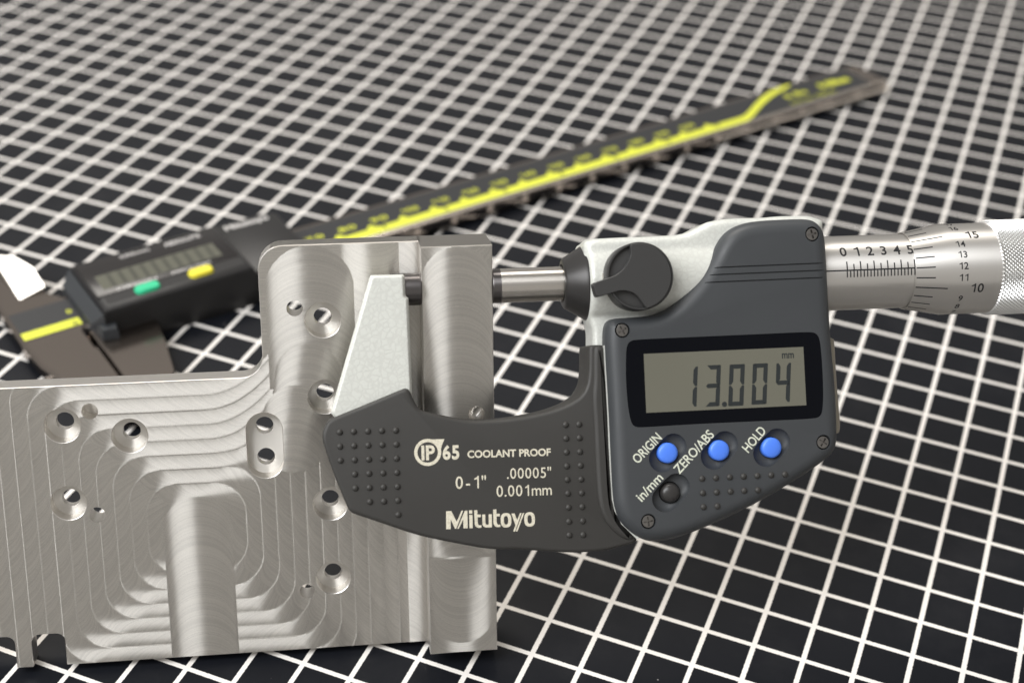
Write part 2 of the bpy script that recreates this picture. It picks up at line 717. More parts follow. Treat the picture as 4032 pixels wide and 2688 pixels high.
def cut_field(x, y, up):
    """direction across the cutter marks and pass number for points of the front faces (up: flange top)"""
    R = 6.35
    step = 2.85
    yw = y - 0.045 * np.clip(x + 40, 0, 14) ** 2 * np.clip((y - 36) / 10, 0, 1)
    X = np.abs(x + 43.1)
    Y = np.abs(yw - 26.2)
    sx = np.sign(x + 43.1)
    sy = np.sign(yw - 26.2)
    rr = 6.3
    D = X - Y
    cor = np.abs(D) < rr
    a = np.where(cor, ((X + Y) - np.sqrt(np.maximum(0, 2 * rr * rr - D * D))) / 2, 0)
    s = np.where(cor, a + rr, np.maximum(X, Y))
    nx = np.where(cor, (X - a) / rr, (D > 0) * 1.0) * sx
    ny = np.where(cor, (Y - a) / rr, (D <= 0) * 1.0) * sy
    k = np.floor((s - 6.3) / step)
    u = -1 + (s - 6.3 - k * step) / R
    u = np.clip(u, -0.999, 0.999)
    w = np.sqrt(1 - u * u)
    tx, ty = ny, -nx
    rx = u * nx + w * tx
    ry = u * ny + w * ty
    feed = np.where(np.abs(nx) > np.abs(ny), y, x) + w * R
    pid = k + 10

    def over(mask, uu, tt, nn, al, idn):
        nonlocal rx, ry, pid, feed
        uu = np.clip(uu, -0.999, 0.999)
        ww = np.sqrt(1 - uu * uu)
        rx = np.where(mask, uu * nn[0] + ww * tt[0], rx)
        ry = np.where(mask, uu * nn[1] + ww * tt[1], ry)
        pid = np.where(mask, idn, pid)
        feed = np.where(mask, al + ww * R, feed)

    over((x > -31.2) & (yw > 53.5) & (x < 0.05), np.full(x.shape, -0.995), (0.0, 1.0), (1.0, 0.0), y, 39)
    for c, e, RR, rev, idn in (((-8.0, 56.0), (-8.0, 90.0), 6.4, 1, 40), ((-20.1, 71.7), (-20.1, 50.0), 8.1, -1, 41), ((-21.0, 55.2), (-22.0, 48.5), 6.2, -1, 42), ((-23.6, 47.3), (-24.2, 42.5), 6.2, -1, 43)):
        m, uu, al, t, n = capsule_cut(x, y, c, e, RR)
        m = m & (y > (53.0 if idn <= 41 else 30)) & (x > -29.5)
        if idn == 43:
            m = m & (x < -17.4)
        over(m, uu * rev, t * rev, n * rev, al, idn)
        # rev keeps the marks curved the way the cutter travelled
    m, uu, al, t, n = capsule_cut(x, y, (-43.1, 26.2), (-43.1, -20), R)
    over(m, uu * -1, t * -1, n * -1, al, 50)
    m = (x > -3.6) & (x <= 0.05)
    over(m, (x + 6.35) / 6.35, (0, -1), (1, 0), -y, 51)
    # flange top
    m, uu, al, t, n = capsule_cut(x, y, (6.45, 73.4), (6.45, 14), 6.45)
    over(up & (y <= 100), (x - 6.45) / 6.8, (-0.5, 0.86), (0.86, 0.5), y, 60)
    over(up & m & (y > 20), uu * -1, t * -1, n * -1, al, 61)
    m, uu, al, t, n = capsule_cut(x, y, (6.45, 8.0), (6.45, 19), 6.0)
    over(up & m & (y < 19.5), uu * -1, -t, n * -1, al, 62)
    lip = (pid < 38) & (s - 6.3 - k * step < 0.17) & (np.abs(nx) > 0.35)
    lip = lip & (k >= 1)
    rx = np.where(lip, 0.05 - 0.12 * hashf(k), rx)
    ry = np.where(lip, 0.99, ry)
    saw = np.where(pid < 38, s - 6.3 - k * step, 0.0)
    return rx, ry, pid, feed, saw


def hashf(a):
    return np.mod(np.sin(a * 12.9898 + 4.1) * 43758.5453, 1.0)


def front_slab(x0, x1, y0, y1, zf, zb, g, up):
    nx = int(round((x1 - x0) / g))
    ny = int(round((y1 - y0) / g))
    gx, gy = np.meshgrid(np.linspace(x0, x1, nx + 1), np.linspace(y0, y1, ny + 1))
    _, _, pid, feed, saw = cut_field(gx, gy, np.full(gx.shape, up))
    h = (hashf(pid) - 0.5) * 0.03 - 0.011 * saw
    V = np.stack([gx, gy, zf + h], -1).reshape(-1, 3)
    i = np.arange(ny)[:, None] * (nx + 1) + np.arange(nx)[None, :]
    Q = np.stack([i, i + 1, i + nx + 2, i + nx + 1], -1).reshape(-1, 4)
    border = [j for j in range(nx + 1)] + [r * (nx + 1) + nx for r in range(1, ny + 1)] + [ny * (nx + 1) + j for j in range(nx - 1, -1, -1)] + [r * (nx + 1) for r in range(ny - 1, 0, -1)]
    nb = len(border)
    base = len(V)
    Vb = V[border].copy()
    Vb[:, 2] = zb
    V = np.vstack([V, Vb])
    F = Q.tolist()
    for q in range(nb):
        q2 = (q + 1) % nb
        F.append([border[q], base + q, base + q2, border[q2]])
    F.append([base + q for q in range(nb)][::-1])
    me = bpy.data.meshes.new("m")
    me.from_pydata(V.tolist(), [], F)
    return fix_normals(me)


def build_plate():
    g = 0.16
    body = front_slab(-92, 0.4, 0, 80, -6, -11, g, False)
    # outline: tower on the right, lower shoulder on the left, two notches below
    out = []
    out += [(13.4, -1), (-69.25, -1)]
    def fil(cx, cy, r, a0, a1):
        return [(cx + r * math.cos(a), cy + r * math.sin(a)) for a in np.linspace(a0, a1, 7)]
    hpi = math.pi / 2
    out += fil(-70.85, 4.9, 1.6, 0, hpi) + fil(-73.85, 4.9, 1.6, hpi, 2 * hpi)
    out += [(-75.45, -1), (-78.5, -1)] + fil(-80.1, 4.8, 1.6, 0, hpi)
    out += [(-93, 6.4), (-93, 55.4)]
    out += [(-33.3 + 4.0 * math.sin(a), 59.4 - 4.0 * math.cos(a)) for a in np.linspace(0, math.pi / 2, 10)]
    out += [(-24.7 - 4.6 * math.cos(a), 75.4 + 4.6 * math.sin(a)) for a in np.linspace(0, math.pi / 2, 10)]
    out += [(13.4, 80.0)]
    pr = prism(out, [(0, -14), (0, -6.17), (0.16, -5.98), (0.16, 2)])
    body = boolean(body, [pr], 'INTERSECT')
    fl = front_slab(-0.2, 13.2, -0.2, 80.2, 0, -11, g, True)
    fl = boolean(fl, [prism([(0, 0), (13, 0), (13, 80), (0, 80)], [(0, -10.98), (0, -0.16), (0.14, 0.0), (0.14, 2)])], 'INTERSECT')
    cut = []
    HOLES = []

    def bore(x, y, r, z0, z1, n=40):
        cut.append(prism(circle((x, y), r, n), [(0, z0), (0, z1)]))

    for x, y in ((-66.23, 47.72), (-54.28, 45.17), (-66.31, 32.59), (-17.97, 65.7), (-18.1, 50.96), (-17.96, 29.69), (-18.02, 14.52)):
        bore(x, y, 1.66, -12, -5)
        n = 48
        V = [(*q, -9.0) for q in circle((x, y), 3.28, n)] + [(*q, -6.12) for q in circle((x, y), 3.28, n)] + [(*q, -5.7) for q in circle((x, y), 3.7, n)] + [(x, y, -9.45), (x, y, -5.7)]
        F = []
        for q in range(n):
            q2 = (q + 1) % n
            F += [(q, q2, n + q2, n + q), (n + q, n + q2, 2 * n + q2, 2 * n + q), (q2, q, 3 * n), (2 * n + q, 2 * n + q2, 3 * n + 1)]
            HOLES.append((x, y)) if q == 0 else None
        cut.append(fix_normals(mk(V, F)))
    for x, y in ((-61.12, 50.27), (-61.32, 30.06), (-23.0, 68.2), (-23.08, 12.08)):
        bore(x, y, 1.5, -12 if (x, y) != (-61.12, 50.27) else -9.5, -5, 32)
    # obround counterbore with two holes
    cx, ya, yb = -29.7, 45.1, 38.9
    ob = [(cx + 3.35 * math.cos(a), ya + 3.35 * math.sin(a)) for a in np.linspace(0, math.pi, 20)] + [(cx + 3.35 * math.cos(a), yb + 3.35 * math.sin(a)) for a in np.linspace(math.pi, 2 * math.pi, 20)]
    cut.append(prism(ob, [(0, -9.0), (0, -6.12), (-0.3, -5.8)]))
    bore(cx, ya, 1.66, -12, -5)
    bore(cx, yb, 1.66, -12, -5)
    body = boolean(body, cut)
    fl = boolean(fl, [prism(circle((9.69,48.18), 1.5, 32), [(1.0, -2.0), (0.5, -1.7), (0.1, -1.1), (0, -0.6), (0, 2)])])
    me = merge([body, fl])
    # cutter direction per face
    n = len(me.polygons)
    c = np.empty(n * 3)
    me.polygons.foreach_get("center", c)
    c = c.reshape(-1, 3)
    nr = np.empty(n * 3)
    me.polygons.foreach_get("normal", nr)
    nr = nr.reshape(-1, 3)
    rx, ry, pid, feed, saw = cut_field(c[:, 0], c[:, 1], c[:, 2] > -3)
    jit = (hashf(np.floor(feed / 0.34) + pid * 17.3) - 0.5) * 0.03 + (hashf(np.floor(feed / 0.2) + pid * 3.3) - 0.5) * 0.07
    cj, sj = np.cos(jit), np.sin(jit)
    vx, vy = rx * cj - ry * sj, rx * sj + ry * cj
    front = (nr[:, 2] > 0.8) & ((c[:, 2] > -6.5))
    floor = (nr[:, 2] > 0.8) & (c[:, 2] < -6.5)
    for hx, hy in HOLES:
        dx, dy = c[:, 0] - hx, c[:, 1] - hy
        rr = np.hypot(dx, dy) + 1e-6
        mk_ = floor & (rr < 3.5)
        vx[mk_] = dx[mk_] / rr[mk_]
        vy[mk_] = dy[mk_] / rr[mk_]
    V = np.zeros((n, 3))
    V[:, 0] = vx
    V[:, 1] = vy
    side = ~front & ~floor
    V[side] = np.stack([-nr[side, 1], nr[side, 0], np.zeros(side.sum())], -1) + 1e-4
    at = me.attributes.new("cut_dir", 'FLOAT_VECTOR', 'FACE')
    at.data.foreach_set("vector", V.ravel().astype(np.float32))
    gr = 0.955 + 0.14 * hashf(np.floor(feed / 0.19) + pid * 5.7) + 0.04 * hashf(np.floor(feed / 0.75) + pid * 2.9) + 0.05 * hashf(np.arange(n) * 0.731)
    gr = np.where(front, np.clip(gr - 0.06, 0.7, 1.3), 1.0)
    ga = me.attributes.new("grain", 'FLOAT', 'FACE')
    ga.data.foreach_set("value", gr.astype(np.float32))
    me.materials.append(M_alu)
    me.materials.append(M_bore)
    idx = np.where(front | floor, 0, 1).astype(np.int32)
    out_side = side & ((c[:, 1] > 79.5) | (c[:, 1] < 0.5) | (c[:, 0] > 12.9))
    idx[out_side] = 0
    me.polygons.foreach_set("material_index", idx)
    me.shade_smooth()
    me.set_sharp_from_angle(angle=math.radians(32))
    return me


plate = link("machined_plate", build_plate(), None, None)
plate.matrix_world = PL
plate["label"] = "silver milled aluminium plate with bored holes and concentric cutter marks"
plate["category"] = "plate"

# ------------------------------------------------------------------ micrometer
MI = Matrix(((0.98870, -0.08982, 0.12004, -17.10572 * MM),
             (0.14992, 0.59809, -0.78728, -82.28315 * MM),
             (-0.00108, 0.79638, 0.60480, 70.11728 * MM),
             (0, 0, 0, 1)))
mic = thing("digital_micrometer", "digital outside micrometer reading 13.004 mm, clamped on the flange of the aluminium plate", "micrometer", MI)

GRIP = [(-18.93,-25.72),(-18.63,-24.55),(-17.86,-23.18),(-17.09,-22.68),(-11.42,-20.68),(-4.83,-18.27),(-3.73,-17.89),(-3.00,-18.46),(-2.51,-19.90),(-1.82,-21.39),(-0.66,-22.31)][:]
GRIP += [(6.61,-24.18),(8.71,-24.35),(11.52,-24.42),(14.58,-24.33),(19.32,-23.81),(22.66,-23.12),(25.56,-22.16),(27.76,-20.90),(28.91,-19.19),(29.36,-17.09),(29.53,-14.98),(29.68,-12.16),(29.94,-11.77),(30.45,-11.65),(32.00,-11.71),(32.52,-11.88),(32.76,-12.29)]
GRIP += [(32.76,-22.94),(32.89,-32.87),(32.98,-39.48),(33.37,-41.71),(34.56,-44.19),(37.30,-47.04),(36.18,-48.03),(33.92,-48.34)]
GRIP += [(30.64,-49.08),(23.07,-48.88),(15.98,-47.83)]
GRIP += [(10.48,-47.59),(4.84,-46.26),(-1.62,-44.59),(-4.82,-43.43),(-10.13,-41.28),(-13.73,-39.87),(-14.47,-39.42),(-14.93,-38.75),(-16.51,-34.46),(-17.46,-31.61),(-18.78,-27.23)]
gp = chaikin(GRIP, 2)
grip = link("grip_cover", prism(gp, round_rings(-5.2, 5.5, 0.0, 0.7, 5)), M_grip, mic, 50)

RIB = [(29.80,-20.87),(30.20,-18.30),(30.29,-15.25),(30.47,-12.44),(30.87,-11.94),(31.76,-11.88),(32.20,-12.09),(32.42,-12.64)]
RIB += [(32.41,-22.91),(32.53,-32.82),(32.60,-39.42),(32.98,-41.81),(34.17,-44.29),(36.56,-46.84),(35.19,-47.36),(32.80,-45.80),(30.91,-43.28),(30.04,-40.38),(29.89,-33.78),(29.92,-24.99)]
link("grip_rib", prism(chaikin(RIB, 2), [(-0.05, 5.2), (-0.02, 5.5), (0.12, 5.72), (0.35, 5.92), (0.62, 6.04), (0.8, 6.07), (0.85, 6.07)]), M_grip, grip, 60)
_el = [(32.56,-11.77),(32.59,-17.71),(32.67,-24.32)] + [(32.63,-29.51),(32.69,-35.00),(32.79,-39.62),(33.18,-41.72),(34.32,-44.13),(36.92,-46.87)]
_el = [np.array(q) + np.array((-0.30, -0.08)) for q in _el]
_er = [q + np.array((0.55, 0.12)) for q in _el]
link("frame_edge", prism([tuple(q) for q in _el + _er[::-1]], [(0, -3), (0, 6.55)]), M_ham, mic)

# enamelled frame: anvil arm and head, fused and softened like a casting
arm = prism([(-9.13,2.64),(-3.16,2.58),(-2.96,2.07),(-2.96,-1.48),(-2.44,-1.67),(-2.47,-11.08),(-2.52,-21.31)] + [(-2.14,-23.32),(-7.26,-25.69),(-14.61,-25.33)] + [(-17.25,-21.75),(-13.29,-9.76)], [(0.9, -2.4), (0, -1.2), (0, 3.2), (0.45, 4.0)])
head_low = prism([(30.56,-2.79),(30.48,-7.61),(30.82,-9.03),(30.64,-12.84)] + [(30.31,-20.20),(39.83,-20.63),(47.09,-4.96),(47.31,-0.16),(32.74,1.17)], [(0.4, -5), (0, -4.4), (0, 3.6), (0.5, 4.4)])
head_top = prism([(29.59,6.70),(30.07,7.35),(31.52,7.65),(36.45,7.75),(42.64,7.74),(46.79,7.85),(48.67,8.10),(50.59,8.95),(52.93,10.06),(56.30,10.55),(63.78,10.53)] + [(66.99,10.70),(72.35,10.53),(74.88,9.58)] + [(74.09,-1.07),(42.42,-4.73),(29.99,-1.06)], [(0.8, -6), (0, -5), (0, 5.0), (0.9, 6)])
barrel = lathe([(30.2, 7.4), (30.7, 7.95), (66, 7.95)], 64)
o = tmp(merge([head_low, head_top, barrel]))
md = o.modifiers.new("r", 'REMESH')
md.mode = 'VOXEL'
md.voxel_size = 0.33
md = o.modifiers.new("s", 'SMOOTH')
md.factor = 0.5
md.iterations = 14
head = evaluated(o)
o = tmp(arm)
md = o.modifiers.new("r", 'REMESH')
md.mode = 'VOXEL'
md.voxel_size = 0.25
md = o.modifiers.new("s", 'SMOOTH')
md.factor = 0.5
md.iterations = 3
arm = evaluated(o)
link("frame_head", head, M_ham, mic, 180)
link("anvil_arm", arm, M_ham, mic, 180)

link("anvil", lathe([(-5.5, 3.0), (-0.25, 3.0), (0.0, 2.85)], 64), M_carb, mic, 40)
sp = link("spindle", lathe([(14.6, 3.175), (34, 3.175)], 64), M_steel, mic, 40)
link("carbide_tip", lathe([(13.02, 3.0), (13.2, 3.16), (14.6, 3.16)], 64), M_carb, sp, 40)
link("spindle_collar", lathe([(27.6, 3.25), (26.6, 3.3), (26.1, 3.6), (26.15, 4.3), (26.5, 4.75), (29.6, 6.6), (30.0, 6.95), (31.2, 6.95)], 72, cap=False), M_collar, mic, 35)
link("seal_ring", lathe([(26.7, 3.2), (26.5, 3.45), (26.9, 3.7), (27.3, 3.3)], 48, cap=False), M_gap, mic, 60)

# lock lever
disc_c = (38.49,0.16)
base = prism(circle(disc_c, 6.12, 72), [(0.15, 6.0), (0.0, 6.4), (0, 9.8), (0.25, 10.35), (0.9, 10.5)])
lev = link("lock_lever", base, M_lever, mic, 40)
PLT = [(37.05,4.76),(36.93,4.19),(36.69,3.55),(36.27,2.55),(35.37,1.43),(34.02,0.49),(33.07,0.16),(32.50,0.01),(31.36,-0.34),(30.13,-0.71),(29.86,-1.04),(30.07,-2.01),(30.31,-3.03),(30.67,-3.32),(31.42,-3.14),(33.03,-2.77),(34.26,-2.43),(35.10,-2.37),(35.94,-2.46),(36.96,-2.82),(37.86,-3.52),(39.03,-4.66)]
_c = np.array((38.17,0.09))
_r = 5.9
a0 = math.atan2(PLT[-1][1] - _c[1], PLT[-1][0] - _c[0])
a1 = math.atan2(PLT[0][1] - _c[1], PLT[0][0] - _c[0])
if a1 < a0:
    a1 += 2 * math.pi
PLT = PLT[1:-1] + [(_c[0] + _r * math.cos(a0 + (a1 - a0) * i / 40), _c[1] + _r * math.sin(a0 + (a1 - a0) * i / 40)) for i in range(41)]
link("lever_tongue", prism(chaikin(PLT, 2), [(0.0, 9.0), (0, 11.65), (0.05, 11.82), (0.14, 11.92), (0.17, 11.92)]), M_lever, lev, 25)
_rim_o = circle(disc_c, 6.1, 72)
_rim_i = circle(disc_c, 5.72, 72)
rim = boolean(prism(_rim_o, [(0, 9.5), (0.02, 11.2), (0.15, 11.4)]), [prism(_rim_i, [(0, 9), (0, 12)])])
link("lever_rim", rim, M_lever, lev, 40)
link("lever_pin", prism([(32.21,1.10),(32.65,1.36),(33.00,0.70),(32.97,0.05),(32.23,-0.02)], [(0, 7.0), (0.1, 8.7)]), M_steel, lev, 40)

# slate housing with display
HOUSE = [(32.30,-11.99),(32.44,-9.41),(32.81,-7.84),(33.86,-7.09),(36.08,-7.01),(39.94,-6.95),(43.01,-6.35),(45.11,-5.17),(47.66,-3.03),(49.81,-0.71),(51.35,1.44),(52.68,3.40),(53.80,5.47),(55.13,7.34),(56.94,8.65),(59.36,9.46),(62.39,9.77)]
HOUSE += [(64.92,9.84),(70.39,9.88),(72.28,9.55),(73.70,8.35),(74.36,6.65),(74.45,2.95),(74.47,-0.74),(74.46,-6.89)]
HOUSE += [(74.59,-13.56),(74.91,-19.60),(74.99,-25.17),(74.85,-29.84),(74.60,-32.16),(73.58,-33.67),(72.02,-34.81)]
HOUSE += [(70.12,-36.01),(65.41,-38.65),(59.57,-41.56),(54.94,-43.51),(50.33,-45.27),(45.76,-46.77),(42.81,-47.43),(40.12,-47.67),(37.91,-47.26),(35.74,-45.98),(33.62,-43.79),(32.68,-41.01),(32.50,-38.17),(32.47,-32.71),(32.48,-22.88)]
hp_ = chaikin(HOUSE, 2)
hz = 9.0
hm = prism(hp_, [(0.0, -3.0), (0.0, 6.3), (0.10, 6.9), (0.30, 7.5), (0.62, 8.05), (1.05, 8.5), (1.6, 8.82), (2.2, 8.96), (2.7, 9.0)])
cut = []
BEZ = chaikin([(35.73,-13.93),(35.97,-12.09),(36.58,-11.35),(37.64,-11.09),(50.49,-11.07),(61.79,-11.05),(69.99,-11.01),(71.23,-11.37),(71.81,-12.59),(71.96,-16.14),(72.00,-19.47),(71.89,-23.01),(71.63,-25.43),(71.17,-26.47),(69.89,-26.81),(58.75,-26.74),(47.50,-26.70),(39.01,-26.82),(37.24,-26.80),(36.37,-26.39),(35.94,-25.06),(35.63,-22.21),(35.53,-18.29)], 2)
cut.append(prism(inset(ccw(BEZ), -0.02), [(0, 8.75), (0, 9.5)]))
BC = [(42.57,-31.66), (52.08,-31.68), (61.80,-31.68), (42.79,-38.83)]


def dish(c, ang, la, lb, depth):
    """smooth obround hollow"""
    V, F = [], []
    n, rg = 40, 8
    half = la - lb
    for k_ in range(rg + 1):
        t = k_ / rg
        z = 9.0 + 0.35 - (depth + 0.35) * math.sin(t * math.pi / 2) ** 0.9
        s_ = 1.08 * math.cos(t * math.pi / 2 * 0.82)
        for i in range(n):
            a = 2 * math.pi * i / n
            x = lb * s_ * math.cos(a) + (half if math.cos(a) > 0 else -half) * min(1, abs(math.cos(a)) * 4)
            y = lb * s_ * math.sin(a)
            V.append((c[0] + x * math.cos(ang) - y * math.sin(ang), c[1] + x * math.sin(ang) + y * math.cos(ang), z))
    for k_ in range(rg):
        for i in range(n):
            j = (i + 1) % n
            F.append((k_ * n + i, k_ * n + j, (k_ + 1) * n + j, (k_ + 1) * n + i))
    F.append(tuple(range(n)))
    F.append(tuple(range(rg * n, rg * n + n))[::-1])
    return fix_normals(mk(V, F))


for c in BC:
    cut.append(dish(c, math.radians(43), 3.75, 2.3, 1.25))
    cut.append(prism(circle(c, 1.98, 40), [(0, 5.5), (0, 8.6)]))
SCR = [(35.32,-9.30), (71.39,6.82), (71.57,-31.19), (38.46,-43.73)]
for c in SCR:
    cut.append(prism(circle(c, 1.42, 32), [(0.1, 7.9), (0.0, 9.4)]))
for (xa, ya), (xb, yb) in ([(51.19,1.30),(74.99,1.43)], [(50.82,0.02),(74.93,0.11)], [(50.35,-1.32),(74.86,-1.22)]):
    d = np.array((xb - xa, yb - ya))
    d /= np.linalg.norm(d)
    nn = np.array((-d[1], d[0])) * 0.17
    q = [(xa + nn[0], ya + nn[1]), (xa - nn[0], ya - nn[1]), (xb - nn[0], yb - nn[1]), (xb + nn[0], yb + nn[1])]
    cut.append(prism(q, [(0.1, 8.62), (0, 9.3)]))
hm = boolean(fix_normals(hm), cut)
house = link("display_housing", hm, M_house, mic, 28)

back = prism(chaikin([(73.20,-11.55),(76.65,-12.11),(76.77,-13.52),(76.79,-19.67),(76.94,-24.23),(77.11,-27.87),(77.05,-29.01),(76.73,-30.24),(72.26,-30.36)], 1), [(0.4, -7.5), (0, -6.8), (0, 2.4), (0.35, 2.9)])
link("back_cover", back, M_cap, mic, 40)

bez = link("display_bezel", prism(BEZ, [(0, 8.6), (0, 8.88), (0.06, 8.93)]), M_glass, mic, 30)
LX0, LX1, LY0, LY1 = 39.05, 68.8, -24.34, -13.71
LXY = [(38.97,-13.70),(68.62,-13.68),(68.66,-24.30),(38.96,-24.29)]
lcd = link("lcd_panel", flat_poly(LXY, 8.945), M_lcd, bez)
zs = 8.96


def seg_digit(segs, x0, x1, y0, y1, w, sl):
    """seven-segment figure; y0 bottom, y1 top"""
    ym = (y0 + y1) / 2
    g = 0.07
    out = []

    def T(p):
        return [(x + (y - y0) * sl, y) for x, y in p]

    def hz_(y, ka):
        if ka == 0:
            return [(x0 + g, y), (x0 + w * .5, y - w / 2), (x1 - w * .5, y - w / 2), (x1 - g, y), (x1 - w * .5, y + w / 2), (x0 + w * .5, y + w / 2)]
        if ka > 0:
            return [(x0 + g * 2, y), (x1 - g * 2, y), (x1 - w - g, y - w), (x0 + w + g, y - w)]
        return [(x0 + g * 2, y), (x1 - g * 2, y), (x1 - w - g, y + w), (x0 + w + g, y + w)]

    def vt_(x, ya, yb, side):
        # side +1: right stroke; long edge outside
        return [(x, ya + g), (x, yb - g), (x - side * w * .5, yb - g), (x - side * w, yb - g - w * .75), (x - side * w, ya + g + w * .75), (x - side * w * .5, ya + g)]

    if 'a' in segs:
        out.append(T(hz_(y1, 1)))
    if 'd' in segs:
        out.append(T(hz_(y0, -1)))
    if 'g' in segs:
        out.append(T(hz_(ym, 0)))
    if 'b' in segs:
        out.append(T(vt_(x1, ym, y1, 1)))
    if 'c' in segs:
        out.append(T(vt_(x1, y0, ym, 1)))
    if 'f' in segs:
        out.append(T(vt_(x0, ym, y1, -1)))
    if 'e' in segs:
        out.append(T(vt_(x0, y0, ym, -1)))
    return out


DIG = [('bc', [(46.08,-23.53),(48.21,-23.63),(49.12,-16.33)]), ('abcdg', [(49.78,-23.57),(52.47,-23.70),(53.44,-16.27)]), ('abcdef', [(54.07,-23.68),(56.91,-23.81),(57.86,-16.31)]), ('abcdef', [(58.41,-23.60),(61.21,-23.73),(62.21,-16.34)]), ('bcfg', [(62.83,-23.47),(65.56,-23.60),(66.53,-16.40)])]
for segs, (bl, br, tr) in DIG:
    y0, y1 = br[1], tr[1]
    sl = 0.085
    ms = [flat_poly(p, zs) for p in seg_digit(segs, bl[0], br[0], y0, y1, 0.78, sl)]
    link("lcd_digit", merge(ms), M_seg, bez)
link("lcd_decimal_point", flat_poly(circle((53.41,-23.43), 0.48, 20), zs), M_seg, bez)
link("lcd_unit_text", fit_text("mm", (64.52,-15.60), (66.75,-15.61), 0.92, zs, 0.02), M_seg, bez)

# buttons, labels, screws, grip bumps
for i, c in enumerate(BC):
    r_ = 1.86
    b = mk([], [])
    prof = [(r_, 6.0), (r_, 8.75), (r_ - 0.06, 9.0), (r_ - 0.22, 9.18), (r_ - 0.5, 9.3), (r_ - 1.0, 9.38), (0.3, 9.42)]
    if i == 3:
        r_ = 1.8
        prof = [(r_, 6.0), (r_, 8.3), (r_ - 0.12, 8.7), (r_ - 0.4, 9.05), (r_ - 0.8, 9.27), (r_ - 1.3, 9.38), (0.2, 9.42)]
    V, F = [], []
    n = 40
    for rr_, z in prof:
        V += [(c[0] + rr_ * math.cos(2 * math.pi * j / n), c[1] + rr_ * math.sin(2 * math.pi * j / n), z) for j in range(n)]
    for k_ in range(len(prof) - 1):
        F += [(k_ * n + j, k_ * n + (j + 1) % n, (k_ + 1) * n + (j + 1) % n, (k_ + 1) * n + j) for j in range(n)]
    F.append(tuple(range((len(prof) - 1) * n, len(prof) * n)))
    bo = link("push_button", mk(V, F), M_black if i == 3 else M_blue, mic, 50)
    bo["label"] = ["blue button marked ORIGIN", "blue button marked ZERO/ABS", "blue button marked HOLD", "black button marked in/mm"][i]

zt = 9.02
for s, p0, p1, h in (("ORIGIN", (36.99,-33.38), (41.67,-29.04), 1.72), ("ZERO/ABS", (44.50,-35.60), (51.31,-28.93), 1.72), ("HOLD", (57.38,-32.42), (60.98,-28.70), 1.72), ("in/mm", (37.38,-40.16), (41.56,-36.19), 1.72)):
    link("button_lettering", fit_text(s, p0, p1, h, zt, 0.012), M_print2, house)

scr_me = None
for c in SCR:
    ang = rnd.uniform(0, 1.5)
    if scr_me is None:
        hd = prism(circle((0, 0), 1.2, 32), [(0, -0.9), (0, 0.0), (0.12, 0.14), (0.5, 0.22)])
        cr1 = box(-0.85, 0.85, -0.16, 0.16, -0.45, 0.5)
        cr2 = box(-0.16, 0.16, -0.85, 0.85, -0.45, 0.5)
        scr_me = boolean(hd, [cr1, cr2])
        so = link("housing_screw", scr_me, M_screw, mic, 30, (c[0], c[1], 8.42))
    else:
        so = link("housing_screw", scr_me, M_screw, mic, None, (c[0], c[1], 8.42), scaled=True)
    so.rotation_euler = (0, 0, ang)

bump_me = dome(0.58, 0.42, 14, 4, 0.1)
finish(bump_me, 60)
BUMPS = [(-15.81,-25.20),(-13.34,-25.22),(-10.83,-25.27),(-8.36,-25.31),(-5.86,-25.36),(-15.85,-27.72),(-13.38,-27.73),(-10.87,-27.75),(-8.38,-27.81),(-5.87,-27.85),(-15.87,-30.22),(-13.38,-30.23),(-10.87,-30.25),(-8.40,-30.32),(-5.94,-30.35),(-13.44,-32.75),(-10.93,-32.77),(-8.44,-32.82),(-5.98,-32.86),(-13.46,-35.23),(-10.97,-35.27),(-8.48,-35.32),(-6.00,-35.36),(-11.01,-37.77),(-8.52,-37.82),(-6.02,-37.82),(-6.06,-40.33)]
BUMPS += [(24.77,-25.84),(24.73,-28.31),(24.70,-30.80),(24.66,-33.28),(24.62,-35.73),(24.61,-38.21),(24.61,-40.72),(24.57,-43.27),(24.53,-45.72),(27.22,-25.87),(27.18,-28.33),(27.14,-30.82),(27.15,-33.30),(27.14,-35.79),(27.13,-38.27),(27.10,-40.75),(27.09,-43.31),(27.05,-45.79)]
bump_me.materials.append(M_grip)
for c in BUMPS:
    link("grip_bump", bump_me, None, grip, None, (c[0], c[1], 5.5), scaled=True)
bump_me2 = dome(0.58, 0.42, 14, 4, 0.1)
finish(bump_me2, 60)
bump_me2.materials.append(M_grip)
for c in [(48.61,-36.58),(51.17,-36.59),(53.73,-36.57),(56.30,-36.59),(58.85,-36.61),(61.43,-36.62),(64.00,-36.62),(48.62,-39.16),(51.18,-39.17),(53.74,-39.17),(56.29,-39.16),(58.84,-39.18),(48.64,-41.67),(51.19,-41.68)]:
    link("grip_bump", bump_me2, None, house, None, (c[0], c[1], 9.0), scaled=True)

# printing on the grip
zg = 5.52
T_ = (("65", (2.29,-30.90), (5.28,-30.95), 2.50, 0.035), ("COOLANT PROOF", (6.74,-30.87), (21.81,-31.22), 1.30, 0.03), ('0-1"', (4.38,-36.29), (9.84,-36.44), 2.28, 0.005), ('.00005"', (13.69,-34.99), (21.70,-35.19), 1.95, 0.003), ("0.001mm", (11.68,-38.10), (21.68,-38.32), 1.98, 0.003), ("IP", (-1.49,-30.82), (0.92,-30.86), 2.55, 0.03))
for s, p0, p1, h, b_ in T_:
    link("grip_lettering", fit_text(s, p0, p1, h, zg, b_), M_print, grip)
